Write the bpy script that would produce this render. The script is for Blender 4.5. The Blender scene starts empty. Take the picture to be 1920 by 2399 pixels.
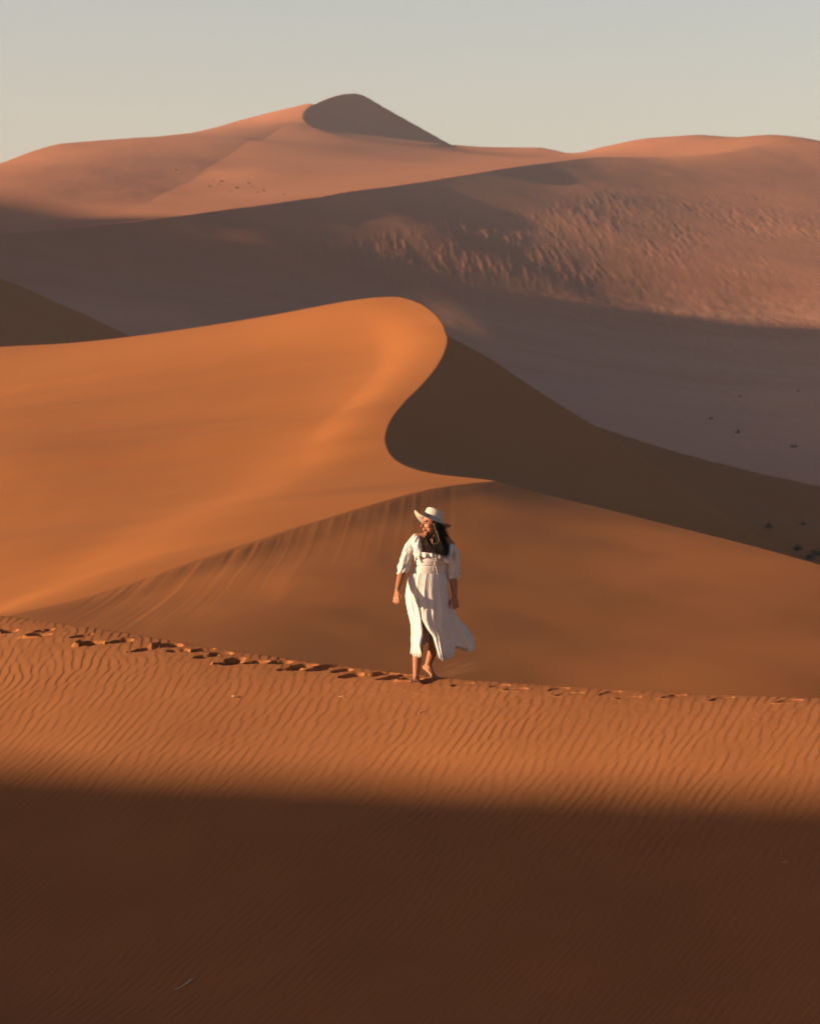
import bpy, bmesh, math, random
import numpy as np
from mathutils import Vector, Matrix

# ------------------------------------------------------------------ set-up
scene = bpy.context.scene
COL = scene.collection
F, CX, CY = 7029.0, 960.0, 1199.5        # focal length and centre of the photograph, in its pixels
SUN_AZ, SUN_EL = math.radians(14), math.radians(9.5)   # sun on the left, a little towards the camera
S = np.array([-math.cos(SUN_EL)*math.cos(SUN_AZ), -math.cos(SUN_EL)*math.sin(SUN_AZ), math.sin(SUN_EL)])

def P(u, v, d):
    return np.array([(u-CX)/F*d, d, (CY-v)/F*d])

def PP(pts):
    a = np.array(pts, float)
    return np.stack([(a[:,0]-CX)/F*a[:,2], a[:,2], (CY-a[:,1])/F*a[:,2]], 1)

def on_plane(c, gx, gy, uv):
    """points of the plane z = c + gx x + gy y seen in the directions uv: returns (u, v, d)"""
    out = []
    for u, v in uv:
        X, Z = (u-CX)/F, (CY-v)/F
        out.append((u, v, c/(Z-gx*X-gy)))
    return out

def set_mesh(me, V, Q):
    V = np.ascontiguousarray(V, np.float32); Q = np.ascontiguousarray(Q, np.int32)
    n = Q.shape[1]
    me.vertices.add(len(V)); me.vertices.foreach_set('co', V.ravel())
    me.loops.add(Q.size); me.loops.foreach_set('vertex_index', Q.ravel())
    me.polygons.add(len(Q))
    me.polygons.foreach_set('loop_start', np.arange(0, Q.size, n, dtype=np.int32))
    me.polygons.foreach_set('use_smooth', np.ones(len(Q), bool))
    me.update(calc_edges=True); me.validate()

def grid_faces(nr, nc, wrap=False):
    i = np.arange(nr*nc).reshape(nr, nc)
    if wrap:
        i = np.concatenate([i, i[:, :1]], 1)
    return np.stack([i[:-1,:-1], i[:-1,1:], i[1:,1:], i[1:,:-1]], -1).reshape(-1, 4)

def mesh_object(name, V, Q, mat=None, parent=None):
    me = bpy.data.meshes.new(name)
    set_mesh(me, V, Q)
    o = bpy.data.objects.new(name, me); COL.objects.link(o)
    if mat: me.materials.append(mat)
    if parent: o.parent = parent
    return o

def tag(o, label=None, cat=None, group=None, kind=None):
    if label: o['label'] = label
    if cat: o['category'] = cat
    if group: o['group'] = group
    if kind: o['kind'] = kind
    return o

# ------------------------------------------------------------------ numeric helpers
class TPS:
    def __init__(self, pts, s=100.0, reg=1e-5):
        p = np.asarray(pts, float); self.s = s
        self.xy = p[:, :2]/s; n = len(p)
        r2 = ((self.xy[:,None]-self.xy[None])**2).sum(-1)
        K = np.where(r2 > 0, r2*np.log(np.maximum(r2, 1e-20)), 0) + reg*np.eye(n)
        B = np.concatenate([np.ones((n,1)), self.xy], 1)
        A = np.block([[K, B], [B.T, np.zeros((3,3))]])
        w = np.linalg.solve(A, np.concatenate([p[:,2], np.zeros(3)]))
        self.w, self.a = w[:n], w[n:]
    def __call__(self, X, Y):
        X = X/self.s; Y = Y/self.s
        Z = self.a[0]+self.a[1]*X+self.a[2]*Y
        for (x, y), w in zip(self.xy, self.w):
            r2 = (X-x)**2+(Y-y)**2+1e-12
            Z += w*r2*np.log(r2)
        return Z

def inside(poly, U, V):
    """vectorised point in polygon"""
    r = np.zeros(U.shape, bool); n = len(poly)
    for i in range(n):
        (x1, y1), (x2, y2) = poly[i], poly[(i+1) % n]
        if y1 == y2: continue
        c = (y1 > V) != (y2 > V)
        r ^= c & (U < (x2-x1)*(V-y1)/(y2-y1)+x1)
    return r

def hash2(ix, iy, seed):
    h = (ix.astype(np.int64)*374761393 + iy.astype(np.int64)*668265263 + seed*974711) & 0xffffffff
    h = ((h ^ (h >> 13))*1274126177) & 0xffffffff
    return ((h ^ (h >> 16)) & 0xffff)/65535.0

def vnoise(x, y, seed=0):
    ix, iy = np.floor(x), np.floor(y); fx, fy = x-ix, y-iy
    fx = fx*fx*fx*(fx*(fx*6-15)+10); fy = fy*fy*fy*(fy*(fy*6-15)+10)
    a = hash2(ix, iy, seed); b = hash2(ix+1, iy, seed); c = hash2(ix, iy+1, seed); d = hash2(ix+1, iy+1, seed)
    return (a+(b-a)*fx+(c-a)*fy+(a-b-c+d)*fx*fy)*2-1

def fbm(x, y, octv=4, seed=0, gain=.5):
    z = np.zeros(np.broadcast(x, y).shape); g = 1.
    for k in range(octv):
        z += g*vnoise(x*2**k+17.3*k, y*2**k-9.1*k, seed+k); g *= gain
    return z

def sstep(a, b, x):
    t = np.clip((x-a)/(b-a), 0, 1); return t*t*(3-2*t)

def interp_d(tab, U):
    t = np.array(tab); return np.interp(U, t[:,0], t[:,1])

# ------------------------------------------------------------------ materials
def nd(nt, typ, **kw):
    n = nt.nodes.new(typ)
    for k, v in kw.items():
        if k in n.inputs.keys(): n.inputs[k].default_value = v
        else: setattr(n, k, v)
    return n

def new_mat(name, rough=.9, spec=.2):
    m = bpy.data.materials.new(name); m.use_nodes = True
    b = m.node_tree.nodes['Principled BSDF']
    b.inputs['Roughness'].default_value = rough
    b.inputs['Specular IOR Level'].default_value = spec
    return m, m.node_tree, b

def sand_material(name, c1, c2, scale, grain_scale, bump=.0, bump_dist=.002, stretch=(1,1,1)):
    m, nt, b = new_mat(name, .95, .08)
    L = nt.links
    g = nd(nt, 'ShaderNodeNewGeometry')
    mp = nd(nt, 'ShaderNodeMapping'); mp.inputs['Scale'].default_value = stretch
    L.new(g.outputs['Position'], mp.inputs['Vector'])
    n1 = nd(nt, 'ShaderNodeTexNoise', Scale=scale, Detail=6., Roughness=.55)
    L.new(mp.outputs['Vector'], n1.inputs['Vector'])
    r = nd(nt, 'ShaderNodeValToRGB'); r.color_ramp.elements[0].position = .3; r.color_ramp.elements[1].position = .7
    r.color_ramp.elements[0].color = (*c1, 1); r.color_ramp.elements[1].color = (*c2, 1)
    L.new(n1.outputs['Fac'], r.inputs['Fac'])
    n2 = nd(nt, 'ShaderNodeTexNoise', Scale=grain_scale, Detail=2., Roughness=.7)
    L.new(g.outputs['Position'], n2.inputs['Vector'])
    mr = nd(nt, 'ShaderNodeMapRange'); mr.inputs['From Min'].default_value = .25; mr.inputs['From Max'].default_value = .75
    mr.inputs['To Min'].default_value = .93; mr.inputs['To Max'].default_value = 1.07
    L.new(n2.outputs['Fac'], mr.inputs['Value'])
    mx = nd(nt, 'ShaderNodeMix', data_type='RGBA', blend_type='MULTIPLY'); mx.inputs[0].default_value = 1
    L.new(r.outputs['Color'], mx.inputs[6]); L.new(mr.outputs['Result'], mx.inputs[7])
    L.new(mx.outputs[2], b.inputs['Base Color'])
    if bump:
        bp = nd(nt, 'ShaderNodeBump', Strength=bump, Distance=bump_dist)
        L.new(n2.outputs['Fac'], bp.inputs['Height']); L.new(bp.outputs['Normal'], b.inputs['Normal'])
    return m

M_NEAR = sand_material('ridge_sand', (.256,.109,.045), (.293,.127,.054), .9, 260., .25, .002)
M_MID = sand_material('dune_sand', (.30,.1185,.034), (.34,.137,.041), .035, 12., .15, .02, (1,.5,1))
M_FAR = sand_material('hazed_far_sand', (.335,.148,.080), (.38,.167,.092), .02, 2.2, .2, .15, (1,.6,1))  # paler and pinker than the dune sand: distance haze put into the colour
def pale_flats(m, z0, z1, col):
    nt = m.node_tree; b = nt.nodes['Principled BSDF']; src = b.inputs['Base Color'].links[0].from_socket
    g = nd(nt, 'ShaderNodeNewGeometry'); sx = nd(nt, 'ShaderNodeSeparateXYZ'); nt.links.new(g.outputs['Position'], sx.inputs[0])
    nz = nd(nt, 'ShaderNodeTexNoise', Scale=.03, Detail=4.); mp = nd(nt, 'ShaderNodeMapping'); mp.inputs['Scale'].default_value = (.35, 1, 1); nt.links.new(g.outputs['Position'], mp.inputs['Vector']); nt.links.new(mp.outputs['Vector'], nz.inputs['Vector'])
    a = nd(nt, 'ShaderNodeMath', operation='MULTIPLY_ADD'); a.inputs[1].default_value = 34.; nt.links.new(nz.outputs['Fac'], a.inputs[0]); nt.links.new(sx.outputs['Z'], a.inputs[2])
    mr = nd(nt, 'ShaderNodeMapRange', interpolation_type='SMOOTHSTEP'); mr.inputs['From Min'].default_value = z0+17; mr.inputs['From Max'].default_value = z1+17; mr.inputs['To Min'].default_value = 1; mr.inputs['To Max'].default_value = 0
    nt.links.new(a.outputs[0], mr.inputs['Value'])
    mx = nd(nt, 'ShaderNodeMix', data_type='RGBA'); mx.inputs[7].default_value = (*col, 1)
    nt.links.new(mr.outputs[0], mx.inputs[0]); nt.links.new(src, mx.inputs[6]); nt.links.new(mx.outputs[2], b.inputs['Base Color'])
pale_flats(M_FAR, 14, 74, (.52,.31,.22))  # paler valley sand; the lighter colour also stands in for haze
M_GROUND = sand_material('ground_sand', (.29,.118,.052), (.33,.137,.061), .02, 3.)

# ------------------------------------------------------------------ polar meshes: a height field sampled finely where the picture looks
def u_samples(step, lo=-60, hi=1980, far=1100, coarse=22):
    return np.concatenate([np.arange(lo-far, lo, coarse), np.arange(lo, hi, step), np.arange(hi, hi+far, coarse)])

def polar(name, us, ds, hfun, mat):
    U, D = np.meshgrid(us, ds)
    X = (U-CX)/F*D
    Z = hfun(X, D, U)
    V = np.stack([X, D, Z], -1).reshape(-1, 3)
    o = mesh_object(name, V, grid_faces(len(ds), len(us)), mat)
    return o

FLOOR = -22.0
def edge_fade(Z, U, D, u0, u1, d0, d1, wd, wu=350):
    k = sstep(u0, u0+wu, U)*(1-sstep(u1-wu, u1, U))*sstep(d0, d0+wd, D)*(1-sstep(d1-wd, d1, D))
    return (FLOOR-3)+(Z-(FLOOR-3))*k

# ---------------- crescent dune: lit windward flank, snaking brink, slip face, near face with flutes
PL = (-55.85, -.45, .25)                       # the slip face: plane z = c + gx x + gy y
def pl(X, Y): return PL[0]+PL[1]*X+PL[2]*Y
S_BRINK = [(930,694,332),(962,701,328),(990,712,323),(1010,726,318),(1028,743,313),(1041,763,307.5)]+on_plane(*PL, [(1047,785),(1046,806),(1040,826),(1029,848),
    (1012,873),(990,899),(966,923),(944,946),(924,970),(909,996),(902,1020)])+[(903,1040,239.5),(911,1060,235.5),(927,1078,231),(950,1091,226),(978,1101,221),
    (1015,1109,216),(1060,1115,211),(1110,1120,206),(1160,1127,200)]
TOP_CREST = [(-1200,955,366),(-800,905,364),(-400,856,362),(-200,834,360),(0,812,358),(150,804,356),(300,789,353),(450,768,350),(600,744,346),(700,726,342),(800,707,338),(870,697,335)]
C_LEFT = [(1120,1130,197),(1080,1134.5,194),(1000,1147,188),(900,1173,182),(800,1203,176),(700,1233,170),(600,1266,164),(500,1299,158),(400,1333,152),
          (300,1367,146),(200,1399,140),(100,1424,134),(0,1447,128),(-200,1494,119),(-500,1560,108),(-900,1650,98),(-1200,1720,90)]
C_RIGHT = [(1200,1137,199),(1250,1150,198),(1320,1168,196),(1400,1187,193),(1500,1212,188),(1600,1237,183),(1700,1262,177),(1800,1288,171),(1920,1322,163),(2200,1405,150),(2600,1530,135),(3100,1700,122)]
W_INNER = [(900,826,298),(600,869,298),(300,907,298),(0,940,298),(850,893,278),(500,939,278),(200,972,278),(0,992,278),(700,963,260),(300,1010,260),(0,1037,260),
           (600,1058,243),(300,1088,243),(0,1118,243),(600,1146,215),(300,1178,215),(0,1210,215),(700,1180,188),(400,1216,188),(0,1258,188),(300,1314,160),(0,1350,160),
           (-400,1000,300),(-400,1200,240),(-400,1400,170),(-900,1100,290),(-900,1400,200)]
W_TPS = TPS(PP(TOP_CREST+S_BRINK+C_LEFT+W_INNER))
SIL_D = on_plane(*PL, [(1047,785),(1100,813),(1150,840),(1200,875),(1250,909),(1300,940),(1350,970),(1400,1000),(1450,1034),(1500,1068),(1550,1103),(1600,1138),(1700,1205),(1800,1268),(1920,1340)])
C_TPS = TPS(PP(C_LEFT+[S_BRINK[-1]]+C_RIGHT+[(0,1500,116),(0,1600,98),(300,1440,128),(300,1540,110),(300,1680,92),(600,1340,148),(600,1430,130),(600,1530,113),(600,1680,92),
    (960,1240,170),(960,1340,150),(960,1450,130),(960,1560,112),(960,1700,92),(1300,1240,178),(1300,1340,156),(1300,1450,134),(1300,1600,110),(1300,1720,92),
    (1600,1310,165),(1600,1400,146),(1600,1520,124),(1600,1720,95),(1920,1400,148),(1920,1500,128),(1920,1620,108),(1920,1760,92),(2400,1560,120),(2400,1760,100),(-500,1650,95),
    (-500,1800,80),(0,1800,78),(960,1900,72),(1920,1950,72),(2600,1950,80)]))
D_TPS = TPS(np.concatenate([PP(S_BRINK+SIL_D+on_plane(*PL, [(1000,960),(1100,950),(1200,1000),(1300,1050),(1150,880)])), [[14,215,-1.9],[10,225,1.],[29,240,-6.],[22,205,-6],[40,235,-11],[60,250,-16],[60,300,-10],[8,350,15],[-2,340,20]]]))
POLY_W = [(u, d) for u, v, d in TOP_CREST+S_BRINK+C_LEFT]
D_TOP = [(u, d) for u, v, d in TOP_CREST] + [(u, d) for u, v, d in S_BRINK[:7]] + [(u, d) for u, v, d in SIL_D[1:]] + [(3100, SIL_D[-1][2]-25)]
D_CREST_C = [(u, d) for u, v, d in [C_LEFT[i] for i in range(len(C_LEFT)-1, -1, -1)]+[S_BRINK[-1]]+C_RIGHT]

def h_crescent(X, Y, U):
    inW = inside(POLY_W, U, Y)
    zW = W_TPS(X, Y)
    # wind-drawn streaks and swells over the windward flank
    ub = np.interp(Y, [b_[2] for b_ in S_BRINK[::-1]], [b_[0] for b_ in S_BRINK[::-1]])
    mid = sstep(0, 25, Y-interp_d(D_CREST_C, U))*sstep(0, 30, np.interp(U, [c_[0] for c_ in TOP_CREST]+[1060], [c_[2] for c_ in TOP_CREST]+[328])-Y)*sstep(0, 7, (ub-U)/F*Y)
    s = X*.93+Y*.36
    far = np.exp(-((U-1000)/260.)**2)
    zW = zW + mid*(1-.85*far)*(.24*fbm(X/48.+3, (Y-.10*X)/7., 2, 5)+.012*fbm(X/4., Y/16., 2, 8))
    # a full swell that turns its left side to the sun
    xb = np.interp(Y, [120, 150, 188, 215, 243, 264, 300], [-21.5, -19.0, -15.8, -12.6, -8.4, -4.6, -.5])
    zW = zW + mid*.60*(np.tanh((X-xb)/4.6)-1)
    zC = C_TPS(X, Y)
    dc = interp_d(D_CREST_C, U)
    q = dc-Y                                    # metres in front of the near crest
    # avalanche flutes just under the crest of the near face
    ph = X-Y*.02
    fl = fbm(ph/.30, Y/60.+3, 2, 21, .55)
    w = sstep(-.5, 2.5, q)*(1-sstep(14, 34, q+6*vnoise(U/120., Y*0+.5, 3)))*sstep(60, 330, U)*(1-sstep(930, 1250, U))
    zC = zC + w*(.0065+.009*np.exp(-(q/4.)**2))*(1-.5*sstep(600,850,U))*fl*sstep(.1,1.,q) - .10*sstep(0, 9, q)*w + .04*sstep(0,6,q)*fbm(X/9., Y/13., 3, 33)
    zC = np.where(q < 0, zC+q*.45, zC)          # behind the crest the ground falls away
    zD = D_TPS(X, Y); zD = zD+.05*fbm((Y+.5*X)/3.2, (X-.5*Y)/40., 3, 44)*sstep(200, 215, Y)*sstep(1, 9, (U-ub)/F*Y)
    dt = interp_d(D_TOP, U)
    zL = np.maximum(np.where(Y < dt, zD, -99), np.where((Y < dt) & (Y > dc), np.maximum(zC, -12), zC))
    zL = np.where(Y <= dc, zC, np.maximum(zD, zC))
    Z = np.where(inW, zW, zL)
    b = np.maximum(Y-dt, 0)
    Z = np.where(b > 0, np.where(U < 935, W_TPS(X, Y), zD)-b*.55-.4*np.minimum(b, 1), Z)
    Z = np.maximum(Z, FLOOR-2)
    return edge_fade(Z, U, Y, -1160, 3080, 66, 420, 12)

ds = np.concatenate([np.arange(66, 108, 1.2), np.arange(108, 190, .3), np.arange(190, 366, .26), np.arange(366, 421, 3)])
dune = polar('crescent_dune', u_samples(2.6), ds, h_crescent, M_MID)
tag(dune, 'bright orange crescent dune with a dark slip face behind the walker', 'dune', kind='structure')

# ---------------- two shaded dunes next to it
def plane_dune(name, c, gx, gy, uv_crest, d0, d1, label, fall=.5):
    cr = on_plane(c, gx, gy, uv_crest); tab = [(u, d) for u, v, d in cr]
    def h(X, Y, U):
        Z = c+gx*X+gy*Y+.15*fbm(X/14., Y/14., 3, int(abs(c)))
        b = np.maximum(Y-interp_d(tab, U), 0)
        Z = np.maximum(Z-b*(fall+abs(gy)), FLOOR-2)
        Z = np.minimum(Z, 60.)
        u0, u1 = uv_crest[0][0], uv_crest[-1][0]
        k = sstep(u0, u0+200, U)*(1-sstep(u1-200, u1, U))*sstep(d0, d0+8, Y)
        return (FLOOR-3)+(Z-(FLOOR-3))*k
    us = np.arange(uv_crest[0][0], uv_crest[-1][0]+1, 5.); o = polar(name, us, np.arange(d0, d1, .7), h, M_MID)
    return tag(o, label, 'dune', kind='structure')
plane_dune('shaded_dune', -52.2, -.3, .2, [(900,700),(1100,845),(1250,925),(1380,990),(1440,1013),(1500,1034),(1600,1064),(1700,1091),(1800,1115),(1920,1139),(2100,1175),(2400,1240),(2900,1360)], 255, 420,
           'dark brown dune apron in shade at the right foot of the crescent dune')
plane_dune('shaded_dune', -100.3, -.45, .25, [(-900,330),(-700,390),(-400,490),(-200,560),(0,650),(50,670),(100,692),(200,738),(315,792),(420,838),(600,920),(800,1000)], 352, 520,
           'dark brown dune side in shade behind the left crest of the crescent dune')

# ---------------- the great dune massif in the distance
PB = (-184.9, -.33, .30)                        # its shaded slip face
BRINK = on_plane(*PB, [(-1200,690),(-800,645),(-400,596),(-200,570),(0,548),(100,541),(200,532),(300,521),(450,502),(600,482),(750,461),(900,439),(1000,424),(1100,408),(1200,392),(1280,381),(1340,374),(1400,369),(1450,367.5),(1500,368),(1550,368.5),(1600,367)])
PK = (-378.5, -.52, .40)                        # slip face of the summit
PEAK_BRINK = on_plane(*PK, [(850,222.5),(840,219.3),(830,218),(815,218.3),(800,220),(775,226.5),(755,234),(735,243),(720,253),(711,264),(709,275)])+[(716,286,1306),(732,297,1293),(757,307,1278),(785,315,1265),
    (815,322,1258),(850,327.5,1256),(900,332,1263),(950,336,1276),(1005,338.5,1293),(1060,340,1312)]
PEAK_SIL = on_plane(*PK, [(870,233),(900,251),(950,279),(1000,307),(1045,332)])
PK_TPS = TPS(PP(PEAK_BRINK+PEAK_SIL+on_plane(*PK, [(780,255),(800,280),(860,275),(900,290)])))
R_CREST = [(1660,362,1190),(1720,352,1205),(1800,338,1222),(1880,326,1236),(1920,330,1236)]
SIL_R = [(1130,343,1312),(1200,344,1312),(1270,345,1306),(1305,352,1300),(1335,358,1292),(1365,355,1290),(1400,346,1290),(1450,335,1290),(1500,325,1290),(1540,321,1290),(1600,317,1285),(1640,315,1280),(1680,318,1278),(1740,320,1272),(1800,315,1262),(1860,319,1252)]
SIL_L = [(-1200,600,1000),(-800,540,1040),(-400,468,1090),(-200,430,1120),(0,392,1160),(60,368,1178),(130,348,1198),(250,337,1240),(400,322,1292),(480,303,1318),(560,281,1345),(650,258,1362),(700,246.5,1372)]
RIGHT_OUT = [(2100,350,1215),(2400,395,1180),(3000,480,1120)]
W2_INNER = [(0,470,960),(150,440,1010),(300,430,1040),(450,415,1075),(600,400,1080),(600,330,1200),(450,370,1155),(750,400,1080),(900,385,1120),(1050,375,1170),(1180,365,1200),(300,470,975),(250,380,1120),(100,400,1085),(-400,530,930),(651,283,1316),(600,290,1314),(690,290,1297),(640,310,1265),(660,330,1225),(785,341,1205),(850,350,1200),(950,353,1215),(1060,353,1250)]
BACK = [(-1200,900,1700),(-400,850,1700),(200,800,1700),(700,800,1700),(1100,800,1700),(1500,700,1650),(1900,700,1600),(2600,800,1600)]
W2_TPS = TPS(PP(BRINK+PEAK_BRINK+SIL_R+SIL_L+R_CREST+RIGHT_OUT+W2_INNER+BACK))
PG = (-145.6, -.239, .26)                       # sheet grazed by the sun from the brink on
def pb(uv): return on_plane(*PB, uv)
def pg(uv): return on_plane(*PG, uv)
L2_CTRL = BRINK+R_CREST+RIGHT_OUT+pb([(-800,700),(-400,630),(0,585),(300,555),(600,520),(800,490),(1000,470),(1250,415)])+pg([(0,640),(300,600),(300,650),(600,560),(600,640),(1000,540),(1000,620),(1000,690),
    (1250,500)])+on_plane(-144.8,-.239,.26,[(1250,600),(1250,690)])+on_plane(-143.6,-.239,.26,[(1400,450),(1400,520),(1400,600),(1400,715)])+[
    (1400,797,750),(1400,897,650),(1400,995,550),(1400,1075,450),(1150,800,700),(1150,900,600),(1000,800,680),(600,740,640),(300,700,640),(0,760,560),
    (1600,433,1100),(1600,473,1050),(1600,519,1000),(1600,625,900),(1600,699,850),(1600,769,800),(1600,868,700),(1600,965,600),(1600,1059,500),
    (1920,412,1160),(1920,458,1100),(1920,539,1000),(1920,645,900),(1920,720,850),(1920,786,800),(1920,890,700),(1920,977,600),(1920,1059,500),(1920,1133,420),
    (2400,540,1050),(2400,700,850),(2400,900,600),(2400,1150,400),(900,1000,500),(900,1100,450),(300,900,500),(300,1100,450),(-800,950,600),(-800,1150,430)]
L2_TPS = TPS(PP(L2_CTRL))
POLY_W2 = [(u, d) for u, v, d in BRINK+R_CREST+RIGHT_OUT]+[(3200,1750),(-1300,1750)]
POLY_PK = [(u, d) for u, v, d in PEAK_BRINK]+[(1061,1316.),(1061,1460.),(846,1460.),(848,1415.)]
D_TOP2 = [(u, d) for u, v, d in SIL_L]+[(u, d) for u, v, d in PEAK_BRINK[7::-1]]+[(u, d) for u, v, d in PEAK_SIL]+[(1059,1399.),(1061,1314.),(1085,1314.)]+[(u, d) for u, v, d in SIL_R]+[(1900,1243),(1920,1238),(2100,1217),(3000,1122)]
def pix_on(tps, u, v):
    d_ = np.linspace(420, 1380, 3000); vv = CY-tps((u-CX)/F*d_, d_)/d_*F
    return P(u, v, d_[np.argmax(vv < v)])
RIB = np.array([pix_on(W2_TPS, u, v) for u, v in [(709,279),(655,300),(600,328),(525,372),(450,421),(360,466),(270,510)]])
def h_massif(X, Y, U):
    inW = inside(POLY_W2, U, Y)
    zW = W2_TPS(X, Y)
    k = inside(POLY_PK, U, Y)
    sl = np.interp(Y, RIB[::-1,1], RIB[::-1,0])-X    # a rib runs from the summit down to the left
    zW = zW+1.5*(1-np.exp(-np.maximum(sl, 0)/16.))*sstep(930, 1000, Y)*(1-sstep(1270, 1325, Y))
    zW = np.where(k, PK_TPS(X, Y), zW)
    zL = L2_TPS(X, Y)
    V = CY-zL/Y*F
    bz = zL.copy()
    # grass hummocks on the big face
    band = sstep(0, 50, V-(575-.185*(U-600)))*(1-sstep(610, 720, V+25*vnoise(U/110., V/60., 61)))*sstep(420, 760, U)
    right = sstep(1380, 1600, U)
    hum = fbm(X/1.25+Y/34., Y/15., 3, 50, .62)
    hum = np.maximum(hum, -.2)
    patch = sstep(-.9, .8, fbm(X/22., Y/45., 3, 71))
    zL = zL + band*(1-right)*(.35+.65*patch)*.10*hum
    zL = zL + right*(1-sstep(650, 740, V))*(.25+.75*sstep(-.7, .7, fbm(X/14.+Y/90., Y/40., 3, 72)))*sstep(400, 520, V)*.08*fbm(X/1.3+Y/40., Y/10., 3, 52, .65)
    zL = zL + .25*fbm(X/30., Y/40., 3, 90)
    zL = zL + sstep(620, 740, V)*(.05*fbm(X/2.2, Y/7., 3, 95)+.12*fbm(X/60.+Y/300., (Y+.6*X)/14., 3, 96))
    zW = zW + (.022*fbm(X/3., Y/8., 3, 98)*sstep(700, 350, U) + .30*fbm(X/40., Y/40., 3, 99)*sstep(800, 400, U))*sstep(0, 40, Y-interp_d([(u, d) for u, v, d in BRINK], U))
    Z = np.where(inW, zW, zL)
    b = np.maximum(Y-interp_d(D_TOP2, U), 0)
    Z = Z-b*.8
    return edge_fade(Z, U, Y, -1160, 3080, 385, 1700, 25)
ds = np.concatenate([np.arange(385, 520, 2.5), np.arange(520, 1420, 1.05), np.arange(1420, 1705, 8)])
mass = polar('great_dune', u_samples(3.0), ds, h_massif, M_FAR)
tag(mass, 'huge far dune massif with a dark summit slip face and a shaded lower slope', 'dune', kind='structure')

# ---------------- desert floor to the horizon
gs = np.concatenate([-np.geomspace(400, 9000, 14)[::-1], np.linspace(-300, 300, 13), np.geomspace(400, 9000, 14)])
GX, GY = np.meshgrid(gs, gs+400)
GZ = FLOOR+.8*fbm(GX/120., GY/120., 3, 7)-.9
ground = mesh_object('ground', np.stack([GX, GY, GZ], -1).reshape(-1, 3), grid_faces(len(gs), len(gs)), M_GROUND)
tag(ground, 'orange desert sand floor', 'ground', kind='structure')
# ------------------------------------------------------------------ the near ridge: rippled slope, footprints
RIDGE = [(-1500,1180,42),(-700,1330,37.5),(-300,1398,35.6),(0,1443,34.0),(200,1468,33.0),(400,1502,32.2),(600,1533,31.5),(800,1561,30.9),(960,1580,30.4),(1040,1589,30.1),(1200,1601,29.6),(1400,1613,29.1),(1600,1624,28.6),(1800,1632,28.2),(1920,1636,27.9),(2300,1652,27.1),(3200,1700,25)]
RC = PP(RIDGE)
TX, TY = RC[-4,:2]-RC[3,:2]; TL = math.hypot(TX, TY); TX, TY = TX/TL, TY/TL     # along the ridge
QX, QY = TY, -TX                                                               # down the near slope
if QY > 0: QX, QY = -QX, -QY
T_OF = RC[:,0]*TX+RC[:,1]*TY; Q_OF = RC[:,0]*QX+RC[:,1]*QY
def smooth_interp(x, xp, fp, w=.6):
    return sum(np.interp(x+o, xp, fp) for o in np.linspace(-w, w, 9))/9
def crest_q(t): return smooth_interp(t, T_OF, Q_OF)
def crest_z(t): return smooth_interp(t, T_OF, RC[:,2])
SLOPE = .37
def prof(q):
    """drop below the crest at horizontal distance q down the slope (negative: far side)"""
    qq = np.maximum(q, 0); b = np.maximum(-q, 0)
    near = .13*qq + (SLOPE-.13)*(qq-.5*(1-np.exp(-qq/.5)))
    far = .10*b+.5*(b-.9*(1-np.exp(-b/.9)))
    return near+far
def ridge_base(X, Y):
    t = X*TX+Y*TY; q = X*QX+Y*QY-crest_q(t)
    swell = .05*fbm(t/3.1, q/2.3, 2, 11)*sstep(.8, 3., q)
    return crest_z(t)-prof(q)+swell, t, q
def ridge_pixel(u, v, n=60):
    """the point of the bare slope seen at a pixel"""
    lo, hi = 14., float(np.interp(u, [r[0] for r in RIDGE], [r[2] for r in RIDGE]))-.02
    for _ in range(n):
        m = (lo+hi)/2; p = P(u, v, m)
        z, t, q = ridge_base(np.array([p[0]]), np.array([p[1]]))
        if p[2] > z[0]: lo = m
        else: hi = m
    return P(u, v, (lo+hi)/2)

# ripples: phase of narrow-band noise, so the crests fork and end like real ones
N = 1024; CELL = .0125
rng = np.random.default_rng(7)
kx = np.fft.fftfreq(N, CELL)[None,:]; ky = np.fft.fftfreq(N, CELL)[:,None]
k0 = 1/.125
def band_noise(sx, sy, seed):
    r = np.random.default_rng(seed)
    nz = r.normal(size=(N,N))+1j*r.normal(size=(N,N))
    return np.fft.ifft2(np.fft.fft2(nz)*np.exp(-((kx-k0)/(sx*k0))**2/2-(ky/(sy*k0))**2/2))
RIP = band_noise(.18, .26, 3); RIP /= np.abs(RIP).mean()
RIP2 = band_noise(.16, .24, 9); RIP2 /= np.abs(RIP2).mean()
def sample(A, x, y):
    fx = (x/CELL) % N; fy = (y/CELL) % N
    ix = np.floor(fx).astype(int); iy = np.floor(fy).astype(int); ax = fx-ix; ay = fy-iy
    ix1 = (ix+1) % N; iy1 = (iy+1) % N
    return A[iy,ix]*(1-ax)*(1-ay)+A[iy,ix1]*ax*(1-ay)+A[iy1,ix]*(1-ax)*ay+A[iy1,ix1]*ax*ay
def ripples(X, Y, q):
    # crests run away from the viewer, leaning right, more so lower down the slope and on the left
    yv = np.maximum(31.5-Y, 0)
    p = X+.06*yv+.035*yv**2-.035*np.minimum(X, 0)*np.minimum(yv, 6)
    r = .82                                        # long windward side, short lee side
    out = 0
    low = sstep(1.6, 4.6, q)
    for tex, lam, amp0, w in ((RIP, .84, .0046, np.cos(low*np.pi/2)), (RIP2, .64, .0036, np.sin(low*np.pi/2))):
        a = sample(tex, p/lam+3, Y*.8/lam+5)
        ph = np.angle(a)/(2*np.pi) % 1.0; amp = np.clip(np.abs(a), 0, 1.15)
        f = np.where(ph < r, ph/r, (1-ph)/(1-r)); f = .5-.5*np.cos(np.pi*f)
        out = out+(f-.5)*amp*amp0*w
    return out
FOOT = []   # (x, y, heading, length, width, depth, bend)
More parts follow.
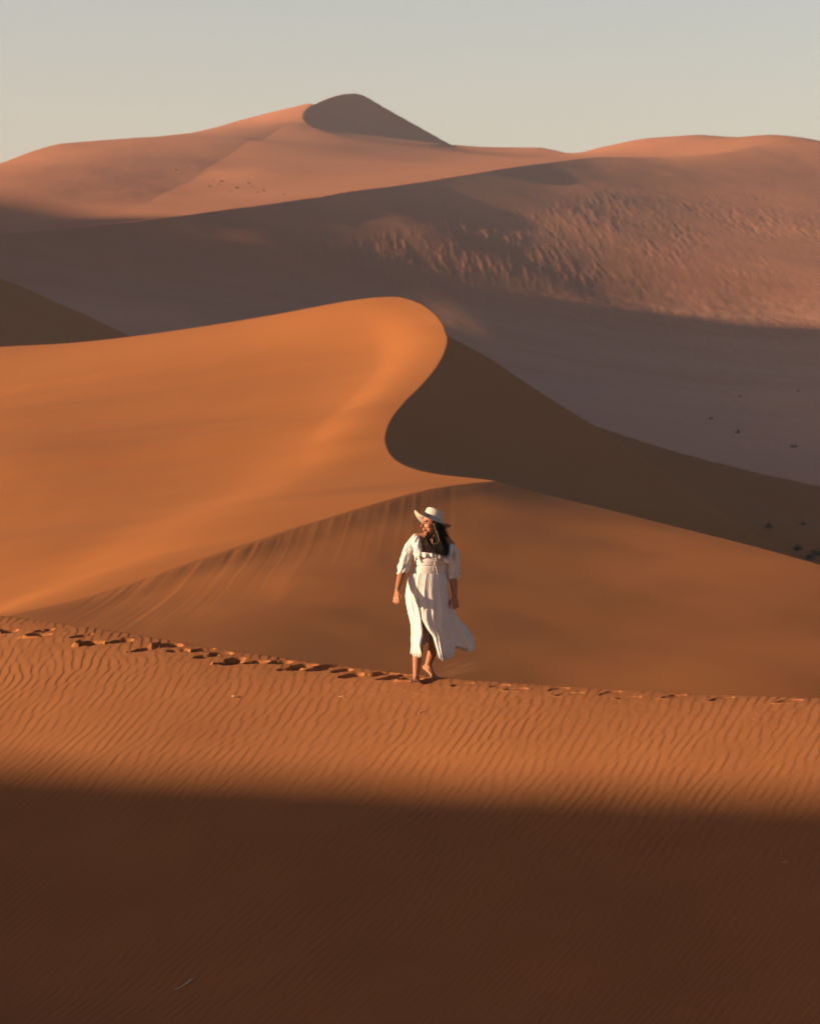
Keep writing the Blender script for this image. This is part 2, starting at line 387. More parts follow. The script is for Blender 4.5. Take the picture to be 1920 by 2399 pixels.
def add_foot(u, v, ln=.29, w=.105, dep=.05, head=None):
    p = ridge_pixel(u, v); FOOT.append((p[0], p[1], (random.uniform(-.15, .40) if head is None else head), ln, w, dep))
random.seed(4)
for u, v in [(20,1479),(102,1477),(92,1488),(190,1490),(212,1507),(285,1502),(340,1521),(418,1524),(398,1512),(470,1523),(483,1537),(520,1530),(548,1545),(540,1553),(600,1551),(655,1551),(680,1567),(712,1559),(745,1567),(770,1560),(800,1571),(822,1583),(868,1581),(905,1577),(910,1589),(940,1583),(962,1592)]:
    add_foot(u, v, random.uniform(.23,.30), random.uniform(.11,.17), random.uniform(.04,.09))
for u, v in [(1085,1603),(1170,1607),(1210,1615),(1310,1614),(1335,1626),(1430,1623),(1475,1634),(1580,1632),(1690,1637),(1850,1643)]:
    add_foot(u, v, .24, .12, .011)
def footprints(X, Y):
    Z = np.zeros_like(X); M = np.zeros_like(X)
    for i, (fx, fy, a, ln, w, dep) in enumerate(FOOT):
        sel = (np.abs(X-fx) < .45) & (np.abs(Y-fy) < .45)
        if not sel.any(): continue
        dx, dy = X[sel]-fx, Y[sel]-fy
        l = (dx*math.cos(a)+dy*math.sin(a)); c = -dx*math.sin(a)+dy*math.cos(a)
        c = c-.10*l*l/ln*(1 if i % 2 else -1)
        wl = w*(1+.35*l/ln)                        # wider at the ball than at the heel
        n = .16*vnoise(dx*18+i*7, dy*18, 5)
        r = np.sqrt((l/(ln*.5))**2+(c/(wl*.5))**2)+n
        hole = -dep*(1-sstep(.84, 1.04, r))*(1+.25*(l/ln))
        rim = .24*dep*np.exp(-((r-1.22)/.2)**2)*(1+1.9*np.clip(-l/ln, -.5, .6))
        pass
        Z[sel] = np.minimum(Z[sel], hole) + rim*(Z[sel] > -.02) 
        M[sel] = np.maximum(M[sel], 1-sstep(1.0, 1.7, r))
    return Z, M
def ridge_h(X, Y):
    z, t, q = ridge_base(X, Y)
    fz, fm = footprints(X, Y)
    trail = np.exp(-((q-.55)/.4)**2)*.35*sstep(4.5, .5, t-.0)
    amp = .84*(1+.65*sstep(3.6, 6., q))*(.80+.38*fbm(X/1.1, Y/1.6, 2, 15))*sstep(-2.5, -1.0, q)
    rip = ripples(X, Y, q)*amp*(1-.9*fm)*(1-trail)
    fine = .0035*fbm(X/.11, Y/.16, 3, 19)*np.clip(fm+trail*1.2, 0, 1)+.0012*fbm(X/.3, Y/.5, 2, 23)
    return z+rip+fz+fine
t_mid = RC[8,0]*TX+RC[8,1]*TY
ts = np.concatenate([np.arange(-21, -6.9, .15), np.arange(-6.9, 8.3, .009), np.arange(8.3, 23, .15)])+t_mid
qs = np.concatenate([np.arange(-16, -1.2, .4), np.arange(-1.2, 1.6, .010), np.arange(1.6, 11.2, .021), np.arange(11.2, 24, .4)])
Tg, Qg = np.meshgrid(ts, qs)
Qa = Qg+crest_q(ts)[None,:]
X = Tg*TX+Qa*QX; Y = Tg*TY+Qa*QY
Z = ridge_h(X, Y)
Z = np.maximum(Z, FLOOR-1)
k = sstep(-16, -9, Qg)*sstep(ts[0], ts[0]+6, Tg)*(1-sstep(ts[-1]-6, ts[-1], Tg))*(1-sstep(16, 23.5, Qg))
Z = (FLOOR-2)*(1-k)+Z*k
ridge = mesh_object('sand_ridge', np.stack([X, Y, Z], -1).reshape(-1, 3), grid_faces(len(qs), len(ts)), M_NEAR)
tag(ridge, 'rippled orange sand ridge with footprints along its crest', 'ridge', kind='structure')
def ridge_z(x, y):
    return float(ridge_h(np.array([float(x)]), np.array([float(y)]))[0])

# ------------------------------------------------------------------ dunes out of frame on the left that shade parts of what is seen
def shading_dune(name, crest, label, fall=(.34, .30), halfw=60, mat=None, n=200, mm=50):
    """a long dune whose crest line runs through the given points; both ends sink into the floor"""
    crest = np.asarray(crest, float)
    L = np.concatenate([[0], np.cumsum(np.linalg.norm(np.diff(crest, axis=0), axis=1))]); L /= L[-1]
    tt = np.linspace(0, 1, n)
    sm = lambda k: sum(np.interp(tt+o, L, crest[:,k]) for o in np.linspace(-.02, .02, 7))/7
    line = np.stack([sm(0), sm(1), sm(2)], 1)
    e = crest[-1]-crest[0]; pv = np.array([-e[1], e[0], 0]); pv /= np.linalg.norm(pv)
    w = np.concatenate([-np.geomspace(.02*halfw, halfw, mm)[::-1], [0], np.geomspace(.02*halfw, halfw, mm)])
    rows = []
    for ww in w:
        p = line+pv[None]*ww
        z = np.maximum(p[:,2]-(fall[0] if ww < 0 else fall[1])*abs(ww)*(1+.12*np.sin(tt*17+ww/halfw*5)), FLOOR-3)
        rows.append(np.stack([p[:,0], p[:,1], z], 1))
    return tag(mesh_object(name, np.array(rows).reshape(-1, 3), grid_faces(len(w), n), mat or M_MID), label, 'dune', kind='structure')

edge = np.array([ridge_pixel(u, v) for u, v in [(0,1812),(480,1827),(960,1842),(1440,1857),(1920,1870)]])
ed = (edge[-1]-edge[0])/np.linalg.norm(edge[-1]-edge[0])
cr = edge+S*80.
cr = np.concatenate([[cr[0]-ed*70-[0,0,40]], [cr[0]-ed*45], [cr[0]-ed*20], cr, [cr[-1]+ed*8], [cr[-1]+ed*18-[0,0,1]], [cr[-1]+ed*50-[0,0,30]]])
shading_dune('neighbour_dune', cr, 'smooth dune beside the near ridge that shades its lower slope', halfw=75)

def massif_pixel(u, v, tps):
    ds_ = np.linspace(420, 1300, 3000); X = (u-CX)/F*ds_; z = tps(X, ds_); vv = CY-z/ds_*F
    k = np.argmax(vv < v); return P(u, v, ds_[k])
FAR_L = 780.
fe = [massif_pixel(u, v, W2_TPS) for u, v in [(-60,455),(60,478),(160,494),(250,510)]]
fe += [massif_pixel(u, v, L2_TPS) for u, v in [(400,508),(560,522),(690,572),(820,630),(1050,676),(1300,708),(1500,722),(1700,745),(1920,775)]]
fe = np.array(fe)+S*FAR_L  # added unseen dune: crest shaped so its shadow edge falls on the massif
fe = np.concatenate([[fe[0]+[-60,60,-60]], fe, [[-600,625,188],[-575,575,176],[-558,505,160],[-548,405,143],[-540,335,120],[-545,275,66],[-550,225,5]]])
FE = fe
shading_dune('added_shade_dune', fe, 'added dune beyond the frame that shades the foot of the far massif', fall=(.75, .75), halfw=210, mat=M_FAR, n=260)
# ------------------------------------------------------------------ the walking woman
def tube(pts, rad, n=10, cap=True):
    """tapered tube with round ends along points (closed surface)"""
    pts = np.asarray(pts, float); rad = np.asarray(rad, float)
    P_, R_ = [], []
    d0 = pts[0]-pts[1]; d0 /= np.linalg.norm(d0); d1 = pts[-1]-pts[-2]; d1 /= np.linalg.norm(d1)
    if cap:
        for a in (.02, .5, .87): P_.append(pts[0]+d0*rad[0]*math.sqrt(max(0, 1-a*a))); R_.append(rad[0]*a)
    P_ += list(pts); R_ += list(rad)
    if cap:
        for a in (.87, .5, .02): P_.append(pts[-1]+d1*rad[-1]*math.sqrt(max(0, 1-a*a))); R_.append(rad[-1]*a)
    P_ = np.array(P_); R_ = np.array(R_)
    T = np.gradient(P_, axis=0); T /= np.linalg.norm(T, axis=1)[:,None]+1e-12
    ref = np.array([0,1,0]) if abs(T[:,1]).mean() < .8 else np.array([1,0,0])
    A = np.cross(T, ref); A /= np.linalg.norm(A, axis=1)[:,None]+1e-12
    B = np.cross(T, A)
    th = np.linspace(0, 2*np.pi, n, endpoint=False)
    V = P_[:,None]+R_[:,None,None]*(np.cos(th)[None,:,None]*A[:,None]+np.sin(th)[None,:,None]*B[:,None])
    Q = grid_faces(len(P_), n, True)
    return V.reshape(-1, 3), Q

def ellipsoid(c, r, axes=np.eye(3), nu=16, nv=12):
    v = np.linspace(1e-3, np.pi-1e-3, nv); u = np.linspace(0, 2*np.pi, nu, endpoint=False)
    Vv, Uu = np.meshgrid(v, u, indexing='ij')
    L = np.stack([np.sin(Vv)*np.cos(Uu)*r[0], np.sin(Vv)*np.sin(Uu)*r[1], np.cos(Vv)*r[2]], -1).reshape(-1, 3)
    return L@np.asarray(axes)+np.asarray(c), grid_faces(nv, nu, True)

def merge(parts):
    Vs, Qs, k = [], [], 0
    for V, Q in parts:
        Vs.append(V); Qs.append(Q+k); k += len(V)
    return np.concatenate(Vs), np.concatenate(Qs)

def blend(parts, voxel, smooth=4, fac=.5):
    """one continuous skin over overlapping shapes"""
    V, Q = merge(parts)
    o = mesh_object('mould', V, Q)
    # outward normals for the voxel pass
    bm = bmesh.new(); bm.from_mesh(o.data); bmesh.ops.recalc_face_normals(bm, faces=bm.faces); bm.to_mesh(o.data); bm.free()
    md = o.modifiers.new('r', 'REMESH'); md.mode = 'VOXEL'; md.voxel_size = voxel
    dg = bpy.context.evaluated_depsgraph_get(); dg.update()
    me = bpy.data.meshes.new_from_object(o.evaluated_get(dg))
    V = np.empty(len(me.vertices)*3, np.float32); me.vertices.foreach_get('co', V); V = V.reshape(-1, 3).astype(float)
    Q = np.empty(len(me.loops), np.int32); me.loops.foreach_get('vertex_index', Q); Q = Q.reshape(-1, 4)
    E = np.empty(len(me.edges)*2, np.int32); me.edges.foreach_get('vertices', E); E = E.reshape(-1, 2)
    old = o.data
    bpy.data.objects.remove(o); bpy.data.meshes.remove(old); bpy.data.meshes.remove(me)
    deg = np.bincount(E.ravel(), minlength=len(V))[:,None]
    for _ in range(smooth):
        A = np.zeros_like(V)
        for k in range(3):
            A[:,k] = np.bincount(E[:,0], V[E[:,1],k], len(V))+np.bincount(E[:,1], V[E[:,0],k], len(V))
        V = V+fac*(A/deg-V)
    return V, Q

def Z_(zx, zy, y=0.):            # from the enlarged view of the walker to metres
    return np.array([(zx-640)/1052., y, (1960-zy)/1052.])

base = ridge_pixel(968, 1598)
SC = base[1]/30.0
person = bpy.data.objects.new('person', None); COL.objects.link(person)
person.location = base+np.array([-.0, 0, .004])
person.location.x = P(860+640/4.49, 0, base[1])[0]
person.scale = (SC, SC, SC)
tag(person, 'woman in a white dress and wide hat walking barefoot along the sand ridge', 'person')

# ---- head axes: she looks to the left of the picture, a little towards the camera
yaw = math.radians(27)
HF = np.array([-math.cos(yaw), -math.sin(yaw), -.04]); HF /= np.linalg.norm(HF)
HS = np.cross(HF, [0,0,1.]); HS /= np.linalg.norm(HS); HS = -HS if HS[1] > 0 else HS
HU = np.cross(HS, HF); HU = HU if HU[2] > 0 else -HU
HA = np.stack([HF, HS, HU])
HC = Z_(672, 290, -.01)
def hp(a, b, c): return HC+HF*a+HS*b+HU*c

body = []
# trunk
for c, r in [((-.015,.01,.90),(.165,.125,.115)),((-.005,.0,.99),(.155,.115,.10)),((.008,.0,1.09),(.135,.10,.10)),((.022,.0,1.19),(.145,.105,.10)),((.035,.005,1.28),(.150,.10,.11)),((.045,.01,1.36),(.145,.085,.075)),
             ((-.035,-.075,1.235),(.075,.065,.07)),((.105,-.075,1.215),(.075,.065,.07)),((-.085,.05,.88),(.085,.09,.10)),((.065,.05,.88),(.085,.09,.10))]:
    body.append(ellipsoid(c, r))
# shoulders, neck
body.append(tube([(-.125,.01,1.425),(-.04,.01,1.432),(.045,.015,1.43),(.13,.01,1.405),(.215,.01,1.372)], [.055,.058,.06,.058,.055], 14))
body.append(tube([(.05,.02,1.40),(.048,.01,1.46),hp(-.02,0,-.06)], [.066,.054,.054], 16))
# head
for (a,b,c), r in [((-.012,0,.028),(.094,.075,.092)),((.022,0,-.022),(.066,.062,.082)),((.052,0,-.088),(.030,.030,.024)),((.040,.034,-.030),(.036,.028,.034)),((.040,-.034,-.030),(.036,.028,.034)),
                   ((.078,0,-.063),(.016,.024,.020)),((.072,.024,.022),(.016,.022,.010)),((.072,-.024,.022),(.016,.022,.010)),((-.005,.074,-.012),(.014,.008,.027)),((.016,.05,-.07),(.05,.016,.03)),((.016,-.05,-.07),(.05,.016,.03))]:
    body.append(ellipsoid(hp(a,b,c), r, HA))
body.append(tube([hp(.080,0,.018),hp(.096,0,-.010),hp(.109,0,-.032)], [.008,.0095,.0115], 10))
body.append(tube([hp(.090,.011,-.038),hp(.090,-.011,-.038)], [.0085,.0085], 8))
body.append(tube([hp(.092,.015,-.0585),hp(.097,0,-.0565),hp(.092,-.015,-.0585)], [.0045,.0062,.0045], 8))
body.append(tube([hp(.089,.013,-.0705),hp(.094,0,-.0715),hp(.089,-.013,-.0705)], [.005,.0068,.005], 8))
# arms and hands
def arm(sh, el, wr, up):
    body.append(tube([sh, sh*.55+el*.45, el], [.052,.048,.040], 14))
    body.append(tube([el, el*.65+wr*.35, wr], [.041,.041,.027], 14))
def hand(wr, kn, side, curl, spread, out):
    """palm and five fingers; kn: knuckle line centre, side: unit vector across the palm (index to little), out: direction the palm faces"""
    ax = kn-wr; L = np.linalg.norm(ax); ax /= L
    side = side-ax*np.dot(side, ax); side /= np.linalg.norm(side)
    for k, t in enumerate((-.028,-.010,.009,.026)):
        body.append(tube([wr+side*t*.45, kn+side*t], [.0165,.0125], 10))
    lens = (.072,.082,.076,.058)
    for k, t in enumerate((-.031,-.0105,.0105,.030)):
        p = kn+side*t; d = ax+side*t*spread; d /= np.linalg.norm(d)
        q1 = p+d*lens[k]*.46; d2 = d*math.cos(curl[k])+out*math.sin(curl[k]); q2 = q1+d2*lens[k]*.32
        d3 = d*math.cos(curl[k]*1.9)+out*math.sin(curl[k]*1.9); q3 = q2+d3*lens[k]*.26
        body.append(tube([p-d*.012, q1, q2, q3], [.0095,.0088,.0080,.0066], 8))
    p = wr+ax*.030-side*.022; d = ax*.78-side*.50+out*.30; d /= np.linalg.norm(d)
    q1 = p+d*.040; d2 = ax*.95-side*.10+out*.25; d2 /= np.linalg.norm(d2)
    body.append(tube([p-d*.012, q1, q1+d2*.028, q1+d2*.050], [.0135,.0105,.0095,.0072], 8))
R_SH, R_EL, R_WR = np.array([-.135,.01,1.405]), Z_(368,815,-.05), Z_(318,1000,-.185)
L_SH, L_EL, L_WR = np.array([.222,.01,1.355]), Z_(908,855,.03), Z_(914,1050,-.02)
arm(R_SH, R_EL, R_WR, 0); arm(L_SH, L_EL, L_WR, 0)
hand(R_WR, Z_(308,1072,-.225), np.array([-.75,.66,0]), (.20,.26,.32,.38), 3.0, np.array([.62,.75,.1]))
hand(L_WR, Z_(925,1125,-.045), np.array([.80,.60,0]), (.25,.35,.45,.5), 3.0, np.array([-.6,.78,.0]))
# legs and feet
def leg(hip, knee, calf, ank):
    body.append(tube([hip, hip*.5+knee*.5, knee], [.092,.078,.056], 16))
    body.append(tube([knee, calf, ank], [.054,.053,.034], 16))
R_HIP, R_KN, R_CF, R_AN = np.array([-.085,.0,.86]), np.array([-.105,-.055,.475]), np.array([-.106,.0,.30]), np.array([-.119,.0,.085])
leg(R_HIP, R_KN, R_CF, R_AN)
L_HIP, L_KN, L_CF, L_AN = np.array([.065,.02,.86]), np.array([.070,.04,.47]), np.array([.055,.12,.33]), np.array([.002,.15,.165])
leg(L_HIP, L_KN, L_CF, L_AN)
def foot(heel, ball, toe, side, lift=0.):
    side = np.array(side, float)
    up = np.array([0,0,1.])
    body.append(tube([heel, heel*.5+ball*.5+up*.012, ball], [.031,.030,.024], 12))
    for t in (-.024,-.008,.010,.026):
        body.append(tube([heel*.55+ball*.45+side*t*.7+up*.010, ball+side*t], [.022,.0165], 10))
    for k, (t, l) in enumerate(((-.036,1.0),(-.018,1.02),(-.003,.95),(.012,.86),(.027,.74))):
        r = .0125 if k == 0 else .0088
        a = ball+side*t*.95; b = ball+(toe-ball)*l+side*t*1.08
        body.append(tube([a-(toe-ball)*.3, a*.5+b*.5+up*.003, b], [r*1.2, r, r*.95], 8))
foot(np.array([-.112,.055,.030]), np.array([-.128,-.095,.018]), np.array([-.137,-.165,.008]), (1,-.1,0))
body.append(tube([R_AN+[0,0,.01], np.array([-.122,-.03,.045])], [.034,.028], 12))
foot(np.array([-.028,.165,.135]), np.array([.062,.10,.045]), np.array([.110,.07,.022]), (.35,.8,.15))
body.append(tube([L_AN+[0,0,.01], np.array([.025,.135,.105])], [.034,.029], 12))

BV, BQ = blend(body, .0046, 3, .5)
# the cloth keeps the body inside it
def tabz(tab, z):
    t = np.array(sorted(tab)); return np.interp(z, t[:,0], t[:,1])
zb = BV[:,2]
ecx = tabz([(.20,.034),(.48,.028),(.675,.012),(.77,.002),(.91,-.012),(1.08,.003),(1.16,.018),(1.245,.036),(1.30,.042)], zb)
ehx = tabz([(.20,.195),(.48,.182),(.675,.196),(.855,.208),(1.0,.188),(1.08,.158),(1.16,.150),(1.245,.160),(1.30,.160)], zb)
ehy = tabz([(.20,.21),(.60,.155),(.80,.150),(1.0,.130),(1.08,.110),(1.16,.114),(1.245,.138),(1.29,.125)], zb)
rho = np.sqrt(((BV[:,0]-ecx)/ehx)**2+(BV[:,1]/ehy)**2)
sel = (zb > .28) & (zb < 1.285) & (rho > .93) & (np.abs(BV[:,0]-ecx) < ehx*1.06)
kk = np.where(sel, .93/rho, 1.)
BV[:,0] = ecx+(BV[:,0]-ecx)*kk; BV[:,1] *= kk
# face: eye sockets, mouth line, nostrils
rel = BV-HC; la = rel@HF; lb = rel@HS; lc = rel@HU
head = (lc > -.13) & (np.abs(lb) < .1) & (la > 0) & (la < .14)
for sgn in (1, -1):
    g = np.exp(-(((lb-sgn*.028)/.016)**2+((lc-.003)/.011)**2))*head*(la > .03)
    BV -= (HF*.013)[None]*g[:,None]
    g = np.exp(-(((lb-sgn*.029)/.010)**2+((lc-.001)/.007)**2))*head*(la > .03)
    BV += (HF*.006)[None]*g[:,None]
g = np.exp(-((lb/.02)**2+((lc+.0645)/.0028)**2))*head*(la > .05); BV -= (HF*.004)[None]*g[:,None]
m_skin, nt, b = new_mat('skin', .52, .3)
vc = nd(nt, 'ShaderNodeVertexColor', layer_name='tone'); nz = nd(nt, 'ShaderNodeTexNoise', Scale=60., Detail=3.)
mr = nd(nt, 'ShaderNodeMapRange'); mr.inputs['To Min'].default_value = .9; mr.inputs['To Max'].default_value = 1.1
nt.links.new(nz.outputs['Fac'], mr.inputs['Value'])
mx = nd(nt, 'ShaderNodeMix', data_type='RGBA', blend_type='MULTIPLY'); mx.inputs[0].default_value = 1
nt.links.new(vc.outputs['Color'], mx.inputs[6]); nt.links.new(mr.outputs[0], mx.inputs[7]); nt.links.new(mx.outputs[2], b.inputs['Base Color'])
b.inputs['Subsurface Weight'].default_value = .08; b.inputs['Subsurface Radius'].default_value = (.01,.004,.002)
bo = mesh_object('body', BV, BQ, m_skin, person)
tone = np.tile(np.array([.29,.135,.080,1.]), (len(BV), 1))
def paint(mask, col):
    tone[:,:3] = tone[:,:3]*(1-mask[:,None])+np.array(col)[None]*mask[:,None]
lips = np.exp(-((lb/.021)**4+((lc+.0645)/.0125)**4))*head*(la > .07); paint(lips*.7, (.23,.075,.06))
for sgn in (1, -1):
    paint(np.exp(-(((lb-sgn*.029)/.017)**4+((lc-.0215-.12*(np.abs(lb)-.029))/.0048)**4))*head*(la > .03), (.02,.012,.009))
    paint(np.exp(-(((lb-sgn*.029)/.0145)**4+((lc-.001)/.0055)**4))*head*(la > .03), (.015,.010,.009))
forefoot = sstep(.02, .07, BV[:,0])*(BV[:,2] < .11)*(BV[:,1] > 0)*sstep(.12, .06, BV[:,2]); paint(forefoot*.75, (.26,.11,.045))  # orange-brown tint over the rear forefoot
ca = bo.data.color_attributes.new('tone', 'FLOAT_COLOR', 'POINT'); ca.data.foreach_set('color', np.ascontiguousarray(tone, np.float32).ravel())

# ---- hair
random.seed(11); rg = np.random.default_rng(5)
m_hair, nt, b = new_mat('dark_hair', .62, .2); b.inputs['Base Color'].default_value = (.006,.004,.003,1)
hair = []
cap, cq = ellipsoid(hp(-.017,0,.022), (.099,.082,.098), HA, 40, 28)
r_ = cap-HC; ca_, cb_, cc_ = r_@HF, r_@HS, r_@HU
push = np.maximum(ca_-.022-.25*np.maximum(cc_, 0), 0)
cap = cap-HF[None]*push[:,None]*1.0
cap += HS[None]*(.003*np.sin(ca_*260))[:,None]
hair.append((cap, cq))
def cr_spline(K, n=26):
    K = np.asarray(K, float); t = np.linspace(0, 1, len(K)); tt = np.linspace(0, 1, n)
    out = np.stack([np.interp(tt, t, K[:,k]) for k in range(3)], 1)
    for _ in range(3): out[1:-1] = .25*out[:-2]+.5*out[1:-1]+.25*out[2:]
    return out
GUIDES = [
    ([Z_(775,300,.045),Z_(800,400,.05),Z_(838,500,-.0),Z_(850,580,-.05),Z_(835,655,-.10)], .030, 46),
    ([Z_(735,290,-.05),Z_(775,400,-.045),Z_(805,500,-.09),Z_(815,580,-.13),Z_(812,648,-.155)], .030, 60),
    ([Z_(712,300,-.075),Z_(735,400,-.078),Z_(760,480,-.115),Z_(775,560,-.15),Z_(780,640,-.165)], .020, 40),
    ([Z_(715,370,-.06),Z_(670,415,-.075),Z_(632,455,-.095),Z_(650,520,-.125),Z_(700,580,-.145),Z_(745,625,-.16)], .013, 18),
    ([Z_(660,395,.0),Z_(622,428,-.06),Z_(612,470,-.10),Z_(640,540,-.128),Z_(690,598,-.148)], .011, 14),
    ([Z_(725,380,-.055),Z_(715,430,-.08),Z_(705,500,-.125),Z_(730,570,-.15),Z_(770,630,-.165)], .016, 12),
]
for K, sp, cnt in GUIDES:
    for k in range(int(cnt*2.4)):
        c = cr_spline(K); n = len(c); s = np.linspace(0, 1, n)
        off = rg.normal(size=3)*sp*np.array([.75,.6,.25]); ph = rg.uniform(0, 6.28); w = rg.uniform(.004,.011)
        cut = rg.uniform(.86, 1.0)
        c = c+off[None]*(.55+.45*s[:,None])
        c[:,0] += w*np.sin(s*rg.uniform(9, 16)+ph)*s; c[:,1] += w*.7*np.cos(s*12+ph)*s
        c[:,2] -= rg.uniform(-.03,.03)*s**3
        m_ = max(6, int(n*cut)); c = c[:m_]
        hair.append(tube(c, np.linspace(.0042,.0016,m_)*rg.uniform(.7,1.2), 5))
HV, HQ = merge(hair)
HAIR = mesh_object('hair', HV, HQ, m_hair, person)

# ---- cloth
def cloth_material(name, col, weave=900.):
    m, nt, b = new_mat(name, .85, .1)
    b.inputs['Base Color'].default_value = (*col, 1)
    tr = nd(nt, 'ShaderNodeBsdfTranslucent'); tr.inputs['Color'].default_value = (*[c*.95 for c in col], 1)
    ms = nd(nt, 'ShaderNodeMixShader'); ms.inputs[0].default_value = .16
    out = nt.nodes['Material Output']
    nt.links.new(b.outputs[0], ms.inputs[1]); nt.links.new(tr.outputs[0], ms.inputs[2]); nt.links.new(ms.outputs[0], out.inputs['Surface'])
    nz = nd(nt, 'ShaderNodeTexNoise', Scale=70., Detail=5., Roughness=.65)
    bp = nd(nt, 'ShaderNodeBump', Strength=.35, Distance=.004); nt.links.new(nz.outputs['Fac'], bp.inputs['Height'])
    nt.links.new(bp.outputs['Normal'], b.inputs['Normal'])
    return m
M_DRESS = cloth_material('white_cotton', (.67,.68,.72))

def tabx(tab, z):
    t = np.array(sorted(tab)); return np.interp(z, t[:,0], t[:,1])
# bodice: smocked band round the chest and waist
nz_, nt_ = 90, 220
zz = np.linspace(1.068, 1.292, nz_); th = np.linspace(0, 2*np.pi, nt_, endpoint=False)
ZZ, TH = np.meshgrid(zz, th, indexing='ij')
cxw = tabx([(1.06,.003),(1.10,.006),(1.16,.018),(1.245,.036),(1.30,.042)], ZZ)
hxw = tabx([(1.06,.178),(1.10,.164),(1.16,.158),(1.20,.160),(1.245,.168),(1.30,.160)], ZZ)
hyw = tabx([(1.06,.122),(1.10,.114),(1.16,.122),(1.20,.138),(1.245,.148),(1.30,.132)], ZZ)
smock = .0028*np.sin(TH*75+2.5*np.sin(ZZ*160))*np.abs(np.sin(ZZ*230))
seam = -.007*np.exp(-((ZZ-1.158)/.007)**2)-.006*np.exp(-((ZZ-1.085)/.006)**2)
fr = np.clip(np.sin(TH), 0, 1)
X = cxw+(hxw+smock+seam)*np.cos(TH); Y = -(hyw*np.where(np.sin(TH) < 0, .86, 1)+smock+seam)*np.sin(TH)
# the neckline is lower at the front
Zd = ZZ - sstep(1.20, 1.292, ZZ)*(.022*fr+.03*np.clip(np.cos(TH), 0, 1))
dress = mesh_object('dress', np.stack([X, Y, Zd], -1).reshape(-1, 3), grid_faces(nz_, nt_, True), M_DRESS, person)

# skirt: open at a slit over the right leg, blown to the right of the picture
ns, nth = 170, 420
T0 = 2.02
s = np.linspace(0, 1, ns); th = np.linspace(T0, T0+2*np.pi, nth)
SS, TT = np.meshgrid(s, th, indexing='ij')
TD = TT % (2*np.pi)
dR = T0+2*np.pi-TT; dL = TT-T0                      # angular distance from the two slit edges
wtail = np.exp(-(((TT-(2*np.pi-.42))/.36)**2))      # the part that flies out
back = np.exp(-((TT-4.6)/.7)**2)
tq = TT-2*np.pi
front = sstep(.00, .22, tq)                          # front panel, right of the slit
hemz = (.355+.02*np.sin(TT*3))*(1-front)*(1-np.exp(-(dL/1.1)**4)) + .252*np.exp(-(dL/1.1)**4)*(1-front) + (.245-.026*np.exp(-((dR-.75)/.55)**2)+.012*np.exp(-(dR/.25)**2))*front - .03*wtail*(1-front)
ZT = 1.082
Zs = ZT+(hemz-ZT)*SS
cx = tabx([(1.08,.003),(1.0,-.008),(.91,-.012),(.855,-.010),(.77,.002),(.675,.012),(.58,.022),(.48,.028),(.20,.034)], Zs)
hx = tabx([(1.08,.176),(1.045,.188),(1.0,.199),(.91,.212),(.855,.219),(.77,.218),(.675,.205),(.58,.195),(.48,.190),(.20,.202)], Zs)
hy = tabx([(1.08,.120),(1.0,.140),(.91,.155),(.80,.160),(.60,.165),(.40,.19),(.20,.215)], Zs)
lean = .35*SS
fold = np.sin(TT*10+3.6*np.sin(TT*2.3+1)+lean*5+1.2*np.sin(SS*3+TT))+.45*np.sin(TT*21+2.*np.sin(TT*3.7)+lean*3)
gather = np.sin(TT*64+2*np.sin(TT*9))
amp = .0022+.0085*sstep(.12, .9, SS)*(.55+.45*np.sin(TT*1.7+.5)**2)
rad = amp*fold + .0020*gather*(1-sstep(.03, .30, SS)) + .006*fbm(TT*9, SS*5, 3, 3)*sstep(.05, .5, SS)
# hem frill
rad = rad+.010*sstep(.90, 1.0, SS)*np.sin(TT*58+3*np.sin(TT*5))
# the forward leg presses the cloth
press = .030*np.exp(-((TD-1.95)/.40)**2)*np.exp(-((Zs-.55)/.22)**2)
X = cx+(hx+rad)*np.cos(TT); Y = -(hy+rad+press)*np.sin(TT)
Y = Y+.03*sstep(.5, 1, SS)
# slit edges
oR = np.interp(Zs, [.19,.30,.455,.53,.628,.70], [.150,.128,.088,.040,.0,0]); oL = np.interp(Zs, [.24,.37,.45,.53,.63], [.012,.020,.006,-.004,0])
X = X+oR*np.exp(-(dR/.75)**2)-oL*np.exp(-(dL/.5)**2)
Y = Y+.03*np.exp(-(dR/.25)**2)*sstep(.45, 1, SS)-.02*np.exp(-(dL/.3)**2)*sstep(.5, 1, SS)
# flying tail
fl = sstep(.28, 1.0, SS)
X = X+wtail*(.265*fl**1.15+.022*np.sin(SS*9+TT*11)*fl)
Y = Y+wtail*(.05*fl+.035*np.sin(TT*17+SS*3)*fl)
Zs = Zs+wtail*.03*fl*np.sin(TT*13+1.)
Zs = Zs+.006*np.sin(TT*41)*sstep(.9, 1, SS)
sk = mesh_object('skirt', np.stack([X, Y, Zs], -1).reshape(-1, 3), grid_faces(ns, nth), M_DRESS, dress)
md = sk.modifiers.new('cloth', 'SOLIDIFY'); md.thickness = .0022

